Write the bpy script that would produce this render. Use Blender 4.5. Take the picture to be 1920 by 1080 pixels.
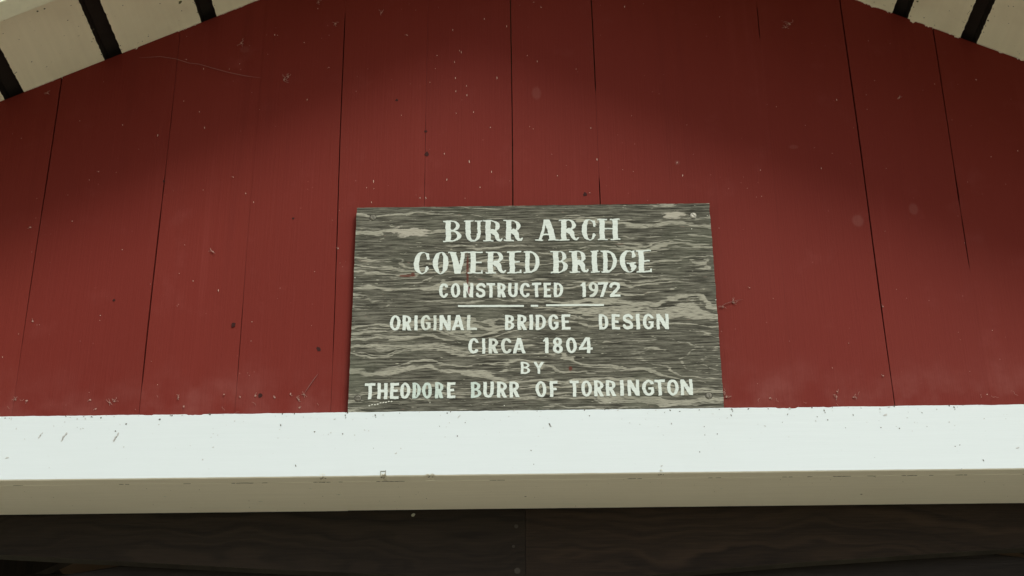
import bpy, bmesh, math, random
import numpy as np
from mathutils import Vector, Matrix
from mathutils.geometry import tessellate_polygon

# ------------------------------------------------------------------ camera, world, sun, exposure
scene = bpy.context.scene
for o in list(bpy.data.objects):
    bpy.data.objects.remove(o)

cam_data = bpy.data.cameras.new('camera')
cam = bpy.data.objects.new('camera', cam_data)
scene.collection.objects.link(cam)
scene.camera = cam
cam_data.sensor_width = 36.0
cam_data.lens = 54.52                     # long phone lens, about 36.5 degrees across
cam_data.clip_start = 0.02
cam_data.clip_end = 800.0
# tilted up 26.5 degrees, rolled 0.7 degrees
WX = (0.99986085, -0.0126356, -0.01089113)
WY = (0.01538537, 0.44617573, 0.89481311)
WZ = (-0.00644714, -0.89485617, 0.44630805)
m = Matrix(((WX[0], -WX[1], -WX[2], -0.00525),
            (WY[0], -WY[1], -WY[2], -2.33554),
            (WZ[0], -WZ[1], -WZ[2], 1.6),
            (0, 0, 0, 1)))
cam.matrix_world = m

world = bpy.data.worlds.new('World')
scene.world = world
world.use_nodes = True
wn = world.node_tree.nodes; wl = world.node_tree.links
for n in list(wn): wn.remove(n)
SUN = Vector((0.50, -1.0, 1.05)).normalized()      # direction towards the sun
sky = wn.new('ShaderNodeTexSky'); sky.sky_type = 'NISHITA'; sky.sun_disc = False
sky.sun_elevation = math.asin(SUN.z)
sky.sun_rotation = math.atan2(SUN.x, SUN.y)
sky.air_density = 1.0; sky.dust_density = 1.5; sky.ozone_density = 1.0
hs = wn.new('ShaderNodeHueSaturation'); hs.inputs['Saturation'].default_value = 0.30   # thin overcast takes the blue out
bg = wn.new('ShaderNodeBackground'); bg.inputs['Strength'].default_value = 0.105
wo = wn.new('ShaderNodeOutputWorld')
wl.new(sky.outputs[0], hs.inputs['Color']); wl.new(hs.outputs[0], bg.inputs['Color']); wl.new(bg.outputs[0], wo.inputs['Surface'])

sd = bpy.data.lights.new('sun', 'SUN'); sd.energy = 1.85; sd.angle = math.radians(19)
sd.color = (0.985, 1.0, 0.945)
sun = bpy.data.objects.new('sun', sd); scene.collection.objects.link(sun)
sun.rotation_euler = SUN.to_track_quat('Z', 'Y').to_euler()

scene.view_settings.view_transform = 'Standard'
scene.view_settings.look = 'None'
scene.view_settings.gamma = 1.0
scene.view_settings.exposure = 0.26
try: scene.view_settings.use_curve_mapping = False
except Exception: pass

rnd = random.Random(11)

# ------------------------------------------------------------------ node helpers
class NT:
    def __init__(self, name):
        self.mat = bpy.data.materials.new(name); self.mat.use_nodes = True
        self.t = self.mat.node_tree; self.n = self.t.nodes; self.l = self.t.links
        for x in list(self.n): self.n.remove(x)
        self.out = self.n.new('ShaderNodeOutputMaterial')
        self.b = self.n.new('ShaderNodeBsdfPrincipled')
        self.l.new(self.b.outputs[0], self.out.inputs['Surface'])
        self.tc = self.n.new('ShaderNodeTexCoord')
        self.co = self.tc.outputs['Object']
        self.b.inputs['Roughness'].default_value = 0.7
        self.b.inputs['Specular IOR Level'].default_value = 0.3
    def put(self, sock, v):
        if isinstance(v, bpy.types.NodeSocket): self.l.new(v, sock)
        else:
            if isinstance(v, (tuple, list)) and len(v) == 3 and len(sock.default_value) == 4: v = (*v, 1)
            sock.default_value = v
    def m(self, op, a, b=0.0, c=0.0, clamp=False):
        n = self.n.new('ShaderNodeMath'); n.operation = op; n.use_clamp = clamp
        self.put(n.inputs[0], a); self.put(n.inputs[1], b); self.put(n.inputs[2], c); return n.outputs[0]
    def sep(self, v=None):
        n = self.n.new('ShaderNodeSeparateXYZ'); self.put(n.inputs[0], v or self.co); return n.outputs
    def comb(self, x, y, z):
        n = self.n.new('ShaderNodeCombineXYZ')
        for i, v in enumerate((x, y, z)): self.put(n.inputs[i], v)
        return n.outputs[0]
    def noise(self, vec, scale=1.0, detail=4.0, rough=0.55, dist=0.0, mul=None):
        if mul is not None:
            v = self.n.new('ShaderNodeVectorMath'); v.operation = 'MULTIPLY'
            self.put(v.inputs[0], vec); v.inputs[1].default_value = mul; vec = v.outputs[0]
        n = self.n.new('ShaderNodeTexNoise')
        self.put(n.inputs['Vector'], vec); n.inputs['Scale'].default_value = scale
        n.inputs['Detail'].default_value = detail; n.inputs['Roughness'].default_value = rough
        n.inputs['Distortion'].default_value = dist
        return n.outputs['Fac']
    def ramp(self, f, stops, interp='LINEAR'):
        n = self.n.new('ShaderNodeValToRGB'); n.color_ramp.interpolation = interp
        e = n.color_ramp.elements
        while len(e) < len(stops): e.new(0.5)
        for i, (p, c) in enumerate(stops):
            e[i].position = p
            if not isinstance(c, (tuple, list)): c = (c, c, c)
            e[i].color = (*c, 1)
        self.put(n.inputs[0], f); return n.outputs[0]
    def smooth(self, f, a, b, lo=0.0, hi=1.0):
        n = self.n.new('ShaderNodeMapRange'); n.interpolation_type = 'SMOOTHSTEP'
        self.put(n.inputs[0], f)
        n.inputs[1].default_value = a; n.inputs[2].default_value = b
        n.inputs[3].default_value = lo; n.inputs[4].default_value = hi
        return n.outputs[0]
    def mix(self, f, a, b, mode='MIX'):
        n = self.n.new('ShaderNodeMix'); n.data_type = 'RGBA'; n.blend_type = mode
        self.put(n.inputs[0], f); self.put(n.inputs[6], a); self.put(n.inputs[7], b); return n.outputs[2]
    def gauss(self, x, z, cx, cz, sx, sz, amp):
        a = self.m('MULTIPLY', self.m('SUBTRACT', x, cx), 1 / sx); b = self.m('MULTIPLY', self.m('SUBTRACT', z, cz), 1 / sz)
        r = self.m('ADD', self.m('MULTIPLY', a, a), self.m('MULTIPLY', b, b))
        return self.m('MULTIPLY', self.m('EXPONENT', self.m('MULTIPLY', r, -1.0)), amp)
    def color(self, c): self.put(self.b.inputs['Base Color'], c)
    def rough(self, v): self.put(self.b.inputs['Roughness'], v)
    def bump(self, h, dist=0.001, strength=1.0):
        n = self.n.new('ShaderNodeBump'); n.inputs['Distance'].default_value = dist; n.inputs['Strength'].default_value = strength
        self.put(n.inputs['Height'], h); self.l.new(n.outputs[0], self.b.inputs['Normal'])

def flat(name, c, rough=0.7, var=0.12, scale=60.0):
    M = NT(name); f = M.noise(M.co, scale, 3)
    M.color(M.mix(f, tuple(x * (1 - var) for x in c), tuple(min(1, x * (1 + var)) for x in c))); M.rough(rough)
    return M.mat

# --- red barn paint on vertical boards
def red_paint():
    M = NT('red_barn_paint')
    big = M.noise(M.co, 1.0, 4, 0.5, mul=(2.2, 2.2, 1.3))
    grain = M.noise(M.co, 1.0, 5, 0.6, mul=(260, 60, 5))
    grain2 = M.noise(M.co, 1.0, 3, 0.6, mul=(900, 60, 22))
    blotch = M.noise(M.co, 14.0, 4, 0.6)
    c = M.mix(M.smooth(big, 0.3, 0.7), (0.154, 0.0196, 0.0118), (0.166, 0.0230, 0.0158))
    c = M.mix(M.smooth(grain, 0.35, 0.7, 0, 0.28), c, (0.155, 0.019, 0.013))
    c = M.mix(M.smooth(grain2, 0.62, 0.75, 0, 0.16), c, (0.27, 0.06, 0.05))
    c = M.mix(M.smooth(blotch, 0.55, 0.8, 0, 0.25), c, (0.24, 0.058, 0.048))
    # dust gathered along the bottom, next to the header
    x, y, z = M.sep()
    for (cx, cz, sx, sz, a) in ((0.560, 2.885, 0.011, 0.013, 0.75), (0.657, 2.907, 0.009, 0.013, 0.7), (0.013, 3.155, 0.010, 0.016, 0.6), (0.463, 3.035, 0.010, 0.005, 0.6), (0.257, 3.006, 0.006, 0.006, 0.6), (-0.520, 3.26, 0.010, 0.008, 0.5)):
        c = M.mix(M.m('MULTIPLY', M.smooth(M.m('MULTIPLY', M.gauss(x, z, cx, cz, sx, sz, 1.0), M.m('ADD', blotch, 0.45)), 0.3, 0.7), a * 0.36), c, (0.28, 0.115, 0.095))
    d = M.m('MULTIPLY', M.smooth(z, 2.535, 2.66, 0.22, 0.0), M.smooth(blotch, 0.35, 0.7))
    c = M.mix(d, c, (0.33, 0.14, 0.12))
    vd = M.n.new('ShaderNodeTexVoronoi'); vd.feature = 'F1'; vd.inputs['Scale'].default_value = 55.0
    M.l.new(M.co, vd.inputs['Vector'])
    spk = M.m('MULTIPLY', M.smooth(vd.outputs['Distance'], 0.05, 0.075, 1, 0), M.smooth(blotch, 0.5, 0.62))
    c = M.mix(M.m('MULTIPLY', spk, 0.35), c, (0.45, 0.22, 0.18))
    oi = M.n.new('ShaderNodeObjectInfo')
    c = M.mix(M.m('MULTIPLY', oi.outputs['Random'], 0.42), c, (0.135, 0.0162, 0.0108))
    run = M.noise(M.co, 1.0, 4, 0.6, mul=(24, 24, 1.1))
    c = M.mix(M.smooth(run, 0.56, 0.78, 0, 0.38), c, (0.125, 0.016, 0.011))
    c = M.mix(M.smooth(run, 0.26, 0.42, 0.22, 0), c, (0.235, 0.046, 0.036))
    M.color(c); M.rough(M.smooth(big, 0.2, 0.8, 0.62, 0.75)); M.b.inputs['Specular IOR Level'].default_value = 0.12
    h = M.m('ADD', M.m('MULTIPLY', grain, 1.0), M.m('MULTIPLY', grain2, 0.35))
    M.bump(h, 0.0006, 0.8)
    return M.mat

# --- white paint
def white_paint(name, col, mul, var=0.05, dirt=0.12, bump=0.0004):
    M = NT(name)
    g = M.noise(M.co, 1.0, 4, 0.6, mul=mul)
    big = M.noise(M.co, 5.0, 4, 0.6)
    fine = M.noise(M.co, 160.0, 2, 0.5)
    c = M.mix(M.smooth(g, 0.3, 0.75, 0, 1), tuple(x * (1 - var) for x in col), col)
    c = M.mix(M.smooth(big, 0.5, 0.85, 0, dirt), c, (col[0] * 0.62, col[1] * 0.56, col[2] * 0.42))
    c = M.mix(M.smooth(fine, 0.70, 0.78, 0, dirt * 1.5), c, (0.25, 0.23, 0.16))
    M.color(c); M.rough(0.5); M.bump(M.m('ADD', g, M.m('MULTIPLY', big, 0.8)), bump, 0.7)
    return M.mat

# --- weathered plywood of the sign; also the wood that shows through worn letters
def ply_nodes(M):
    x, y, z = M.sep()
    lowx = M.noise(M.comb(M.m('MULTIPLY', x, 7.0), 0.0, M.m('MULTIPLY', z, 16.0)), 1.0, 3, 0.55)
    low2 = M.noise(M.comb(M.m('MULTIPLY', x, 22.0), 3.0, M.m('MULTIPLY', z, 60.0)), 1.0, 3, 0.6)
    h = M.m('ADD', z, M.m('MULTIPLY', M.m('SUBTRACT', lowx, 0.5), 0.075))
    h = M.m('ADD', h, M.m('MULTIPLY', M.m('SUBTRACT', low2, 0.5), 0.010))
    for (cx, cz, sx, sz, a) in ((0.350, 0.068, 0.17, 0.034, 0.075), (0.262, 0.244, 0.07, 0.013, 0.020), (-0.176, 0.085, 0.06, 0.030, -0.016),
                                (-0.10, 0.130, 0.10, 0.020, 0.014), (0.03, 0.235, 0.10, 0.016, 0.014), (-0.02, 0.045, 0.09, 0.016, 0.012),
                                (0.05, 0.150, 0.10, 0.02, -0.012)):
        h = M.m('ADD', h, M.gauss(x, z, cx, cz, sx, sz, a))
    # ragged streaks along the grain
    streak = M.noise(M.comb(M.m('MULTIPLY', x, 20.0), 0.0, M.m('MULTIPLY', z, 330.0)), 1.0, 4, 0.65)
    streak2 = M.noise(M.comb(M.m('MULTIPLY', x, 75.0), 5.0, M.m('MULTIPLY', z, 900.0)), 1.0, 3, 0.6)
    band = M.noise(M.comb(M.m('MULTIPLY', x, 2.0), 9.0, M.m('MULTIPLY', h, 92.0)), 1.0, 2.0, 0.5)
    v = M.m('ADD', band, M.m('MULTIPLY', M.m('SUBTRACT', streak, 0.5), 0.40))
    v = M.m('SUBTRACT', v, M.smooth(z, 0.25, 0.31, 0.0, 0.035))
    light = M.smooth(v, 0.524, 0.572)
    return x, z, h, streak, streak2, band, v, light

def ply_color(M):
    x, z, h, streak, streak2, band, v, light = ply_nodes(M)
    dark = M.ramp(streak, [(0.38, (0.034, 0.032, 0.024)), (0.50, (0.104, 0.100, 0.076)), (0.61, (0.180, 0.173, 0.134))])
    pale = M.ramp(streak2, [(0.36, (0.215, 0.207, 0.162)), (0.56, (0.365, 0.35, 0.275))])
    c = M.mix(light, dark, pale)
    checks = M.smooth(streak2, 0.35, 0.42, 0.80, 0.0)
    c = M.mix(checks, c, (0.028, 0.025, 0.018))
    chip = M.noise(M.comb(M.m('MULTIPLY', x, 48.0), 12.0, M.m('MULTIPLY', z, 300.0)), 1.0, 3, 0.6)
    c = M.mix(M.smooth(chip, 0.655, 0.69, 0, 0.85), c, (0.47, 0.455, 0.35))
    big = M.noise(M.co, 9.0, 3, 0.5)
    c = M.mix(M.smooth(big, 0.5, 0.75, 0, 0.35), c, (0.115, 0.125, 0.085))          # old greenish stain
    # bleached patch top left and by the top right screw, pinkish where the glue line shows
    p = M.m('ADD', M.gauss(x, z, -0.208, 0.326, 0.045, 0.012, 1.0), M.gauss(x, z, 0.240, 0.352, 0.026, 0.010, 1.0))
    p = M.m('ADD', p, M.gauss(x, z, 0.105, 0.340, 0.022, 0.010, 0.7))
    patch = M.noise(M.comb(M.m('MULTIPLY', x, 45.0), 2.0, M.m('MULTIPLY', z, 200.0)), 1.0, 4, 0.6)
    p = M.smooth(M.m('ADD', M.m('MULTIPLY', p, 0.45), M.m('SUBTRACT', patch, 0.5)), 0.25, 0.33)
    c = M.mix(p, c, (0.40, 0.375, 0.30))
    pk = M.noise(M.comb(M.m('MULTIPLY', x, 30.0), 7.0, M.m('MULTIPLY', z, 160.0)), 1.0, 3, 0.6)
    c = M.mix(M.smooth(pk, 0.66, 0.74, 0, 0.5), c, (0.33, 0.22, 0.17))
    # red paint run and a torn red-brown splinter mark
    jit = M.noise(M.comb(M.m('MULTIPLY', x, 200.0), 1.0, M.m('MULTIPLY', z, 60.0)), 1.0, 3, 0.6)
    for (cx, cz, sx, sz, a) in ((-0.111, 0.250, 0.0026, 0.040, 1.0), (-0.108, 0.212, 0.003, 0.010, 0.9), (-0.212, 0.2425, 0.016, 0.0028, 1.15),
                                (-0.203, 0.2455, 0.004, 0.0035, 1.1), (0.058, 0.069, 0.004, 0.006, 0.9)):
        g = M.gauss(x, z, cx, cz, sx, sz, a)
        c = M.mix(M.smooth(M.m('MULTIPLY', g, M.m('ADD', jit, 0.5)), 0.35, 0.75, 0, 0.85), c, (0.115, 0.030, 0.020))
    return x, z, streak, streak2, light, c

def sign_wood():
    M = NT('weathered_plywood')
    x, z, streak, streak2, light, c = ply_color(M)
    M.color(c); M.rough(0.85)
    M.b.inputs['Specular IOR Level'].default_value = 0.15
    h = M.m('ADD', M.m('ADD', streak, M.m('MULTIPLY', streak2, 0.5)), M.m('MULTIPLY', light, 0.35))
    M.bump(h, 0.0016, 0.9)
    return M.mat

def letter_paint(name, col, wear):
    M = NT(name)
    x, z, streak, streak2, light, c = ply_color(M)
    w = M.noise(M.comb(M.m('MULTIPLY', x, 60.0), 4.0, M.m('MULTIPLY', z, 620.0)), 1.0, 4, 0.7)
    blot = M.noise(M.co, 38.0, 3, 0.6)
    k = M.smooth(M.m('ADD', w, M.m('MULTIPLY', M.m('SUBTRACT', blot, 0.5), 0.5)), 0.80 - wear, 0.93 - wear)
    tone = M.mix(M.smooth(w, 0.3, 0.6), tuple(q * 0.78 for q in col), col)
    jit = M.noise(M.co, 300.0, 2, 0.6)
    base = M.mix(k, tone, c)
    g = M.gauss(x, z, -0.1085, 0.214, 0.0022, 0.012, 0.9)
    base = M.mix(M.smooth(M.m('MULTIPLY', g, M.m('ADD', jit, 0.5)), 0.35, 0.7, 0, 0.9), base, (0.135, 0.04, 0.03))
    M.color(base); M.rough(0.65)
    M.bump(M.m('ADD', streak, M.m('MULTIPLY', w, 0.5)), 0.0008, 0.6)
    return M.mat

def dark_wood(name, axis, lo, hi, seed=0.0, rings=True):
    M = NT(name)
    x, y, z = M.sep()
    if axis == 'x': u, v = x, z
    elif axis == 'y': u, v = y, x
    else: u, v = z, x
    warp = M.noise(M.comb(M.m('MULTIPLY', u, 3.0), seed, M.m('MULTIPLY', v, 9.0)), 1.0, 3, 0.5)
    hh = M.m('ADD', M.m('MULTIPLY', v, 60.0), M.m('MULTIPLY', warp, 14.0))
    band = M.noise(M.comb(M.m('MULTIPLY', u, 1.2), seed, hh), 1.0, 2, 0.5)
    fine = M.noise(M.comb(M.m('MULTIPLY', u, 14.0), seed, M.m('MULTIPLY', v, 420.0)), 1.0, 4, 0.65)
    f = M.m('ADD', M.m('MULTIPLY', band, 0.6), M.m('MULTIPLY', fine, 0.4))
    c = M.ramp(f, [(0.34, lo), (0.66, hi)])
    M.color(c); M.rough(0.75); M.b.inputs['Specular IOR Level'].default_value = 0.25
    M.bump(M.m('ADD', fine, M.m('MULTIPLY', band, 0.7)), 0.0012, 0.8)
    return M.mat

def soffit_paint():
    # cream paint on the overhang; the boards were left bare behind the gable wall
    M = NT('cream_soffit_paint')
    x, y, z = M.sep()
    g = M.noise(M.co, 1.0, 4, 0.6, mul=(110, 5, 110))
    big = M.noise(M.co, 6.0, 4, 0.6)
    fine = M.noise(M.co, 120.0, 3, 0.6)
    col = (0.88, 0.84, 0.63)
    c = M.mix(M.smooth(g, 0.3, 0.7), tuple(q * 0.965 for q in col), col)
    c = M.mix(M.smooth(big, 0.45, 0.8, 0, 0.30), c, (0.56, 0.47, 0.33))
    c = M.mix(M.smooth(fine, 0.68, 0.76, 0, 0.35), c, (0.30, 0.29, 0.16))
    # mildew where the boards meet the barge board
    md = M.m('MULTIPLY', M.smooth(y, -0.292, -0.17, 0.55, 0.0), M.smooth(M.noise(M.co, 28.0, 4, 0.65), 0.40, 0.66))
    c = M.mix(md, c, (0.36, 0.345, 0.22))
    edge = M.m('ADD', y, M.m('MULTIPLY', M.m('SUBTRACT', fine, 0.5), 0.006))
    c = M.mix(M.smooth(edge, 0.004, 0.007), c, (0.10, 0.066, 0.04))
    M.color(c); M.rough(0.6); M.bump(M.m('ADD', g, big), 0.0003, 0.4)
    return M.mat

RED = red_paint()
WHITE = white_paint('white_trim_paint', (0.655, 0.712, 0.708), (9, 60, 190), 0.015, 0.06, 0.0002)
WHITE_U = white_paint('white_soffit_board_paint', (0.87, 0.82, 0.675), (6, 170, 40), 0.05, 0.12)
CREAM = soffit_paint()
BARGE = white_paint('cream_barge_paint', (0.84, 0.86, 0.66), (20, 60, 120), 0.08, 0.45)
SIGN = sign_wood()
PAINT = letter_paint('white_letter_paint', (0.655, 0.71, 0.64), 0.10)
PAINT_W = letter_paint('faded_letter_paint', (0.60, 0.64, 0.56), 0.18)
PAINT_T = letter_paint('tinted_letter_paint', (0.54, 0.63, 0.555), 0.14)
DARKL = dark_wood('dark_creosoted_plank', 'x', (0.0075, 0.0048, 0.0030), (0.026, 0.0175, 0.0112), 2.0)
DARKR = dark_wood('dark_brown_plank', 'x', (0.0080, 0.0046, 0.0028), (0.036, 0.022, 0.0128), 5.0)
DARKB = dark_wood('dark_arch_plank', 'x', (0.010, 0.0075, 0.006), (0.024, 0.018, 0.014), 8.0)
EDGE = dark_wood('ground_lit_plank_edge', 'x', (0.026, 0.022, 0.017), (0.060, 0.052, 0.040), 4.0)
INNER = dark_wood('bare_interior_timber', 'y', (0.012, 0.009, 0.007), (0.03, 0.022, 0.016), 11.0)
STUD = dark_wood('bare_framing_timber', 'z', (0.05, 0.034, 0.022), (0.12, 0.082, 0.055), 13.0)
ROOF = flat('dark_roof_underside', (0.026, 0.018, 0.014), 0.9, 0.35, 30)
DECK = dark_wood('weathered_deck_plank', 'x', (0.30, 0.265, 0.20), (0.46, 0.41, 0.32), 17.0)
STEEL = flat('dull_screw_steel', (0.44, 0.42, 0.35), 0.45, 0.25, 900)
PLUG = flat('dusty_bolt_head', (0.05, 0.042, 0.033), 0.7, 0.2, 400)
RUST = flat('dark_screw_steel', (0.17, 0.16, 0.125), 0.5, 0.25, 900)
for s_ in (STEEL, RUST):
    s_.node_tree.nodes['Principled BSDF'].inputs['Metallic'].default_value = 0.4
SCREW_RING = flat('dark_screw_ring', (0.030, 0.026, 0.018), 0.8, 0.3, 900)  # flat dark ring around the screw heads
LINT = flat('pale_cobweb_lint', (0.40, 0.23, 0.185), 0.95, 0.3, 200)
LINTW = flat('white_paint_fleck', (0.68, 0.55, 0.44), 0.9, 0.2, 200)
THREAD = flat('dusty_web_thread', (0.24, 0.10, 0.085), 0.95, 0.2, 200)
GRIME = flat('dark_grime', (0.12, 0.11, 0.085), 0.9, 0.3, 300)
STAIN = flat('grey_brown_stain', (0.50, 0.50, 0.47), 0.8, 0.15, 200)
MOSS = flat('green_mildew', (0.13, 0.13, 0.06), 0.95, 0.3, 300)
SCRAPE = flat('cream_scrape', (0.70, 0.71, 0.62), 0.7, 0.08, 300)
HOLE = flat('knot_hole_shadow_wood', (0.035, 0.008, 0.006), 0.9, 0.2, 300)

# ------------------------------------------------------------------ object helpers
C = scene.collection
def link_mesh(name, verts, faces, mat, parent=None, kind=None, smooth=False):
    me = bpy.data.meshes.new(name)
    me.from_pydata([tuple(v) for v in verts], [], faces); me.update()
    if mat: me.materials.append(mat)
    bm = bmesh.new(); bm.from_mesh(me); bmesh.ops.recalc_face_normals(bm, faces=bm.faces); bm.to_mesh(me); bm.free()
    if smooth:
        for p in me.polygons: p.use_smooth = True
    o = bpy.data.objects.new(name, me); C.objects.link(o)
    if parent: o.parent = parent
    if kind: o['kind'] = kind
    return o
def empty(name, loc=(0, 0, 0)):
    o = bpy.data.objects.new(name, None); C.objects.link(o); o.location = loc; o.empty_display_size = 0.1; return o
def tag(o, label=None, cat=None, kind=None, group=None):
    if label: o['label'] = label
    if cat: o['category'] = cat
    if kind: o['kind'] = kind
    if group: o['group'] = group
    return o
class MB:
    def __init__(self): self.v = []; self.f = []
    def add(self, v, f):
        k = len(self.v); self.v += [tuple(p) for p in v]; self.f += [tuple(i + k for i in q) for q in f]
    def box(self, x0, x1, y0, y1, z0, z1):
        self.add([(x, y, z) for x in (x0, x1) for y in (y0, y1) for z in (z0, z1)],
                 [(0, 1, 3, 2), (4, 6, 7, 5), (0, 4, 5, 1), (2, 3, 7, 6), (0, 2, 6, 4), (1, 5, 7, 3)])
    def prism(self, pts, y0, y1):           # outline in x-z, extruded along y
        n = len(pts)
        self.add([(x, y0, z) for x, z in pts] + [(x, y1, z) for x, z in pts],
                 [tuple(range(n)), tuple(range(2 * n - 1, n - 1, -1))] + [(i, (i + 1) % n, n + (i + 1) % n, n + i) for i in range(n)])
    def build(self, name, mat, parent=None, kind=None, smooth=False): return link_mesh(name, self.v, self.f, mat, parent, kind, smooth)
def bevel(o, w, seg=2):
    b = o.modifiers.new('bevel', 'BEVEL'); b.width = w; b.segments = seg; b.limit_method = 'ANGLE'; return o

# ------------------------------------------------------------------ the ground
MG = NT('dry_grass_ground')
gb = MG.noise(MG.co, 0.6, 5, 0.6); gf = MG.noise(MG.co, 40, 4, 0.7)
MG.color(MG.mix(MG.smooth(gf, 0.3, 0.7), MG.mix(gb, (0.22, 0.20, 0.10), (0.30, 0.26, 0.15)), (0.36, 0.32, 0.19))); MG.rough(0.95); MG.bump(gf, 0.03)
GRASS_M = MG.mat
MG = NT('pale_gravel')
gb = MG.noise(MG.co, 1.2, 5, 0.6); gf = MG.noise(MG.co, 90, 4, 0.7)
MG.color(MG.mix(MG.smooth(gf, 0.3, 0.7), MG.mix(gb, (0.62, 0.585, 0.44), (0.69, 0.65, 0.50)), (0.77, 0.725, 0.56))); MG.rough(0.95); MG.bump(gf, 0.02)
GRAVEL_M = MG.mat
S = 400
link_mesh('ground', [(-S, -S, 0), (S, -S, 0), (S, S, 0), (-S, S, 0)], [(0, 1, 2, 3)], GRASS_M, kind='structure')
mb = MB()
n = 40; L_ = []; R_ = []
for i in range(n + 1):
    y = -0.6 - 30 * i / n
    L_.append((-11.0 - 5 * (i / n) + 0.18 * math.sin(i * 1.7), y, 0.004)); R_.append((11.0 + 5 * (i / n) + 0.2 * math.sin(i * 1.3 + 1), y, 0.004))
mb.add(L_ + R_, [(i, i + 1, n + 2 + i, n + 1 + i) for i in range(n)])
mb.build('bounce_gravel', GRAVEL_M, kind='structure')  # unseen gravel, spread wide and pale to bounce light upward

# ------------------------------------------------------------------ the covered bridge
AX, AZ, SL = 0.030, 3.628, 0.482
def zr(x): return AZ - SL * abs(x - AX)           # underside of the roof sheathing
BRLEN = 7.0
HW = 1.80                                         # half width of the gable
OPEN = 1.28                                       # half width of the portal opening
bridge = tag(empty('covered_bridge', (0, 0, 0)),
             'red board covered bridge gable with white header beam, cream slatted eaves and dark timbers', 'covered bridge')

# gable wall: framing behind, each board a child
mb = MB()
for x in (-1.72, -1.0, -0.35, 0.35, 1.0, 1.72):
    lo = 2.455 if abs(x) < OPEN else 0.35
    zt = min(zr(x - 0.045), zr(x + 0.045)) - 0.03
    mb.prism([(x - 0.045, lo), (x + 0.045, lo), (x + 0.045, zt), (x - 0.045, zt)], 0.0205, 0.085)
for s_ in (-1, 1):
    a, b = (AX, HW) if s_ > 0 else (-HW, AX)
    mb.prism([(a, zr(a) - 0.10), (b, zr(b) - 0.10), (b, zr(b) - 0.022), (a, zr(a) - 0.022)], 0.0868, 0.125)
wall = mb.build('gable_wall', STUD, bridge)

# joints between boards: (x, [(z, gap width in mm), ...]); gaps are narrow slots that open and close along the joint
T = 0.12
JOINTS = [(-1.7850, [(0.3, 1.5), (4, 1.5)]), (-1.6170, [(0.3, 1.5), (4, 1.5)]), (-1.4640, [(0.3, 1.5), (4, 1.5)]), (-1.3110, [(0.3, 1.5), (4, 1.5)]),
 (-1.1560, [(2.4, 1), (4, 1.0)]), (-1.0030, [(2.4, 1), (4, 1.0)]),
 (-0.8482, [(2.44, .35), (2.60, .4), (2.66, .9), (2.78, 1.7), (2.92, 1.8), (2.99, 2.6), (3.06, 2.2), (3.20, 2.4)]),
 (-0.6412, [(2.44, .3), (2.58, .5), (2.62, 2.2), (2.90, 2.3), (2.945, 1.0), (2.97, 2.0), (3.0, .6), (3.08, .5), (3.1, 1.0), (3.16, .3), (3.3, .3)]),
 (-0.4857, [(2.44, .2), (2.60, .5), (2.64, 1.2), (2.72, 1.1), (2.78, .6), (2.86, .15), (3.4, .12)]),
 (-0.3340, [(2.44, .4), (2.64, .5), (2.66, 1.3), (2.76, 1.3), (2.85, 1.7), (3.32, 1.9), (3.34, .3), (3.5, .3)]),
 (-0.1850, [(2.44, .2), (2.90, .35), (2.99, .9), (3.0, .4), (3.06, .5), (3.09, .9), (3.11, .2), (3.5, .2)]),
 (-0.0313, [(2.44, 1.2), (2.93, 2.1), (3.10, 1.7), (3.5, 1.9)]),
 (0.1205, [(2.44, 1.0), (2.97, 1.7), (2.98, .25), (3.155, .2), (3.16, 1.7), (3.25, 1.9), (3.5, 2.2)]),
 (0.2720, [(2.44, .10), (3.6, .10)]),
 (0.4225, [(2.44, .10), (3.268, .12), (3.275, 1.6), (3.33, 1.6), (3.337, .2), (3.6, .2)]),
 (0.5800, [(2.44, 1.0), (2.60, 1.2), (2.75, 2.1), (2.98, 2.0), (3.03, 2.4), (3.35, 2.3)]),
 (0.7382, [(2.44, .12), (2.79, .25), (2.80, 1.8), (2.88, 2.0), (2.90, .8), (2.93, 2.9), (3.0, 1.7), (3.3, 2.4)]),
 (0.8930, [(2.44, .3), (3.3, .8)]), (1.0480, [(2.4, 1), (4, 1.0)]), (1.2010, [(2.4, 1), (4, 1.0)]),
 (1.3540, [(0.3, 1.5), (4, 1.5)]), (1.5070, [(0.3, 1.5), (4, 1.5)]), (1.6600, [(0.3, 1.5), (4, 1.5)]), (1.8130, [(0.3, 1.5), (4, 1.5)])]
TILT = {-0.3340: (-0.0125, ), -0.0313: (-0.0022, ), 0.1205: (-0.0088, ), 0.5800: (-0.0088, )}
def jx(j, z):
    t = TILT.get(j[0], (0,))[0]
    return j[0] + t * (z - 2.93) + 0.0006 * math.sin(z * 9 + j[0] * 31)
def jgap(j, z):
    P = j[1]
    if z <= P[0][0]: return P[0][1] * 1e-3
    for (a, ga), (b, gb_) in zip(P, P[1:]):
        if z <= b: return (ga + (gb_ - ga) * (z - a) / (b - a)) * 1e-3
    return P[-1][1] * 1e-3
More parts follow.
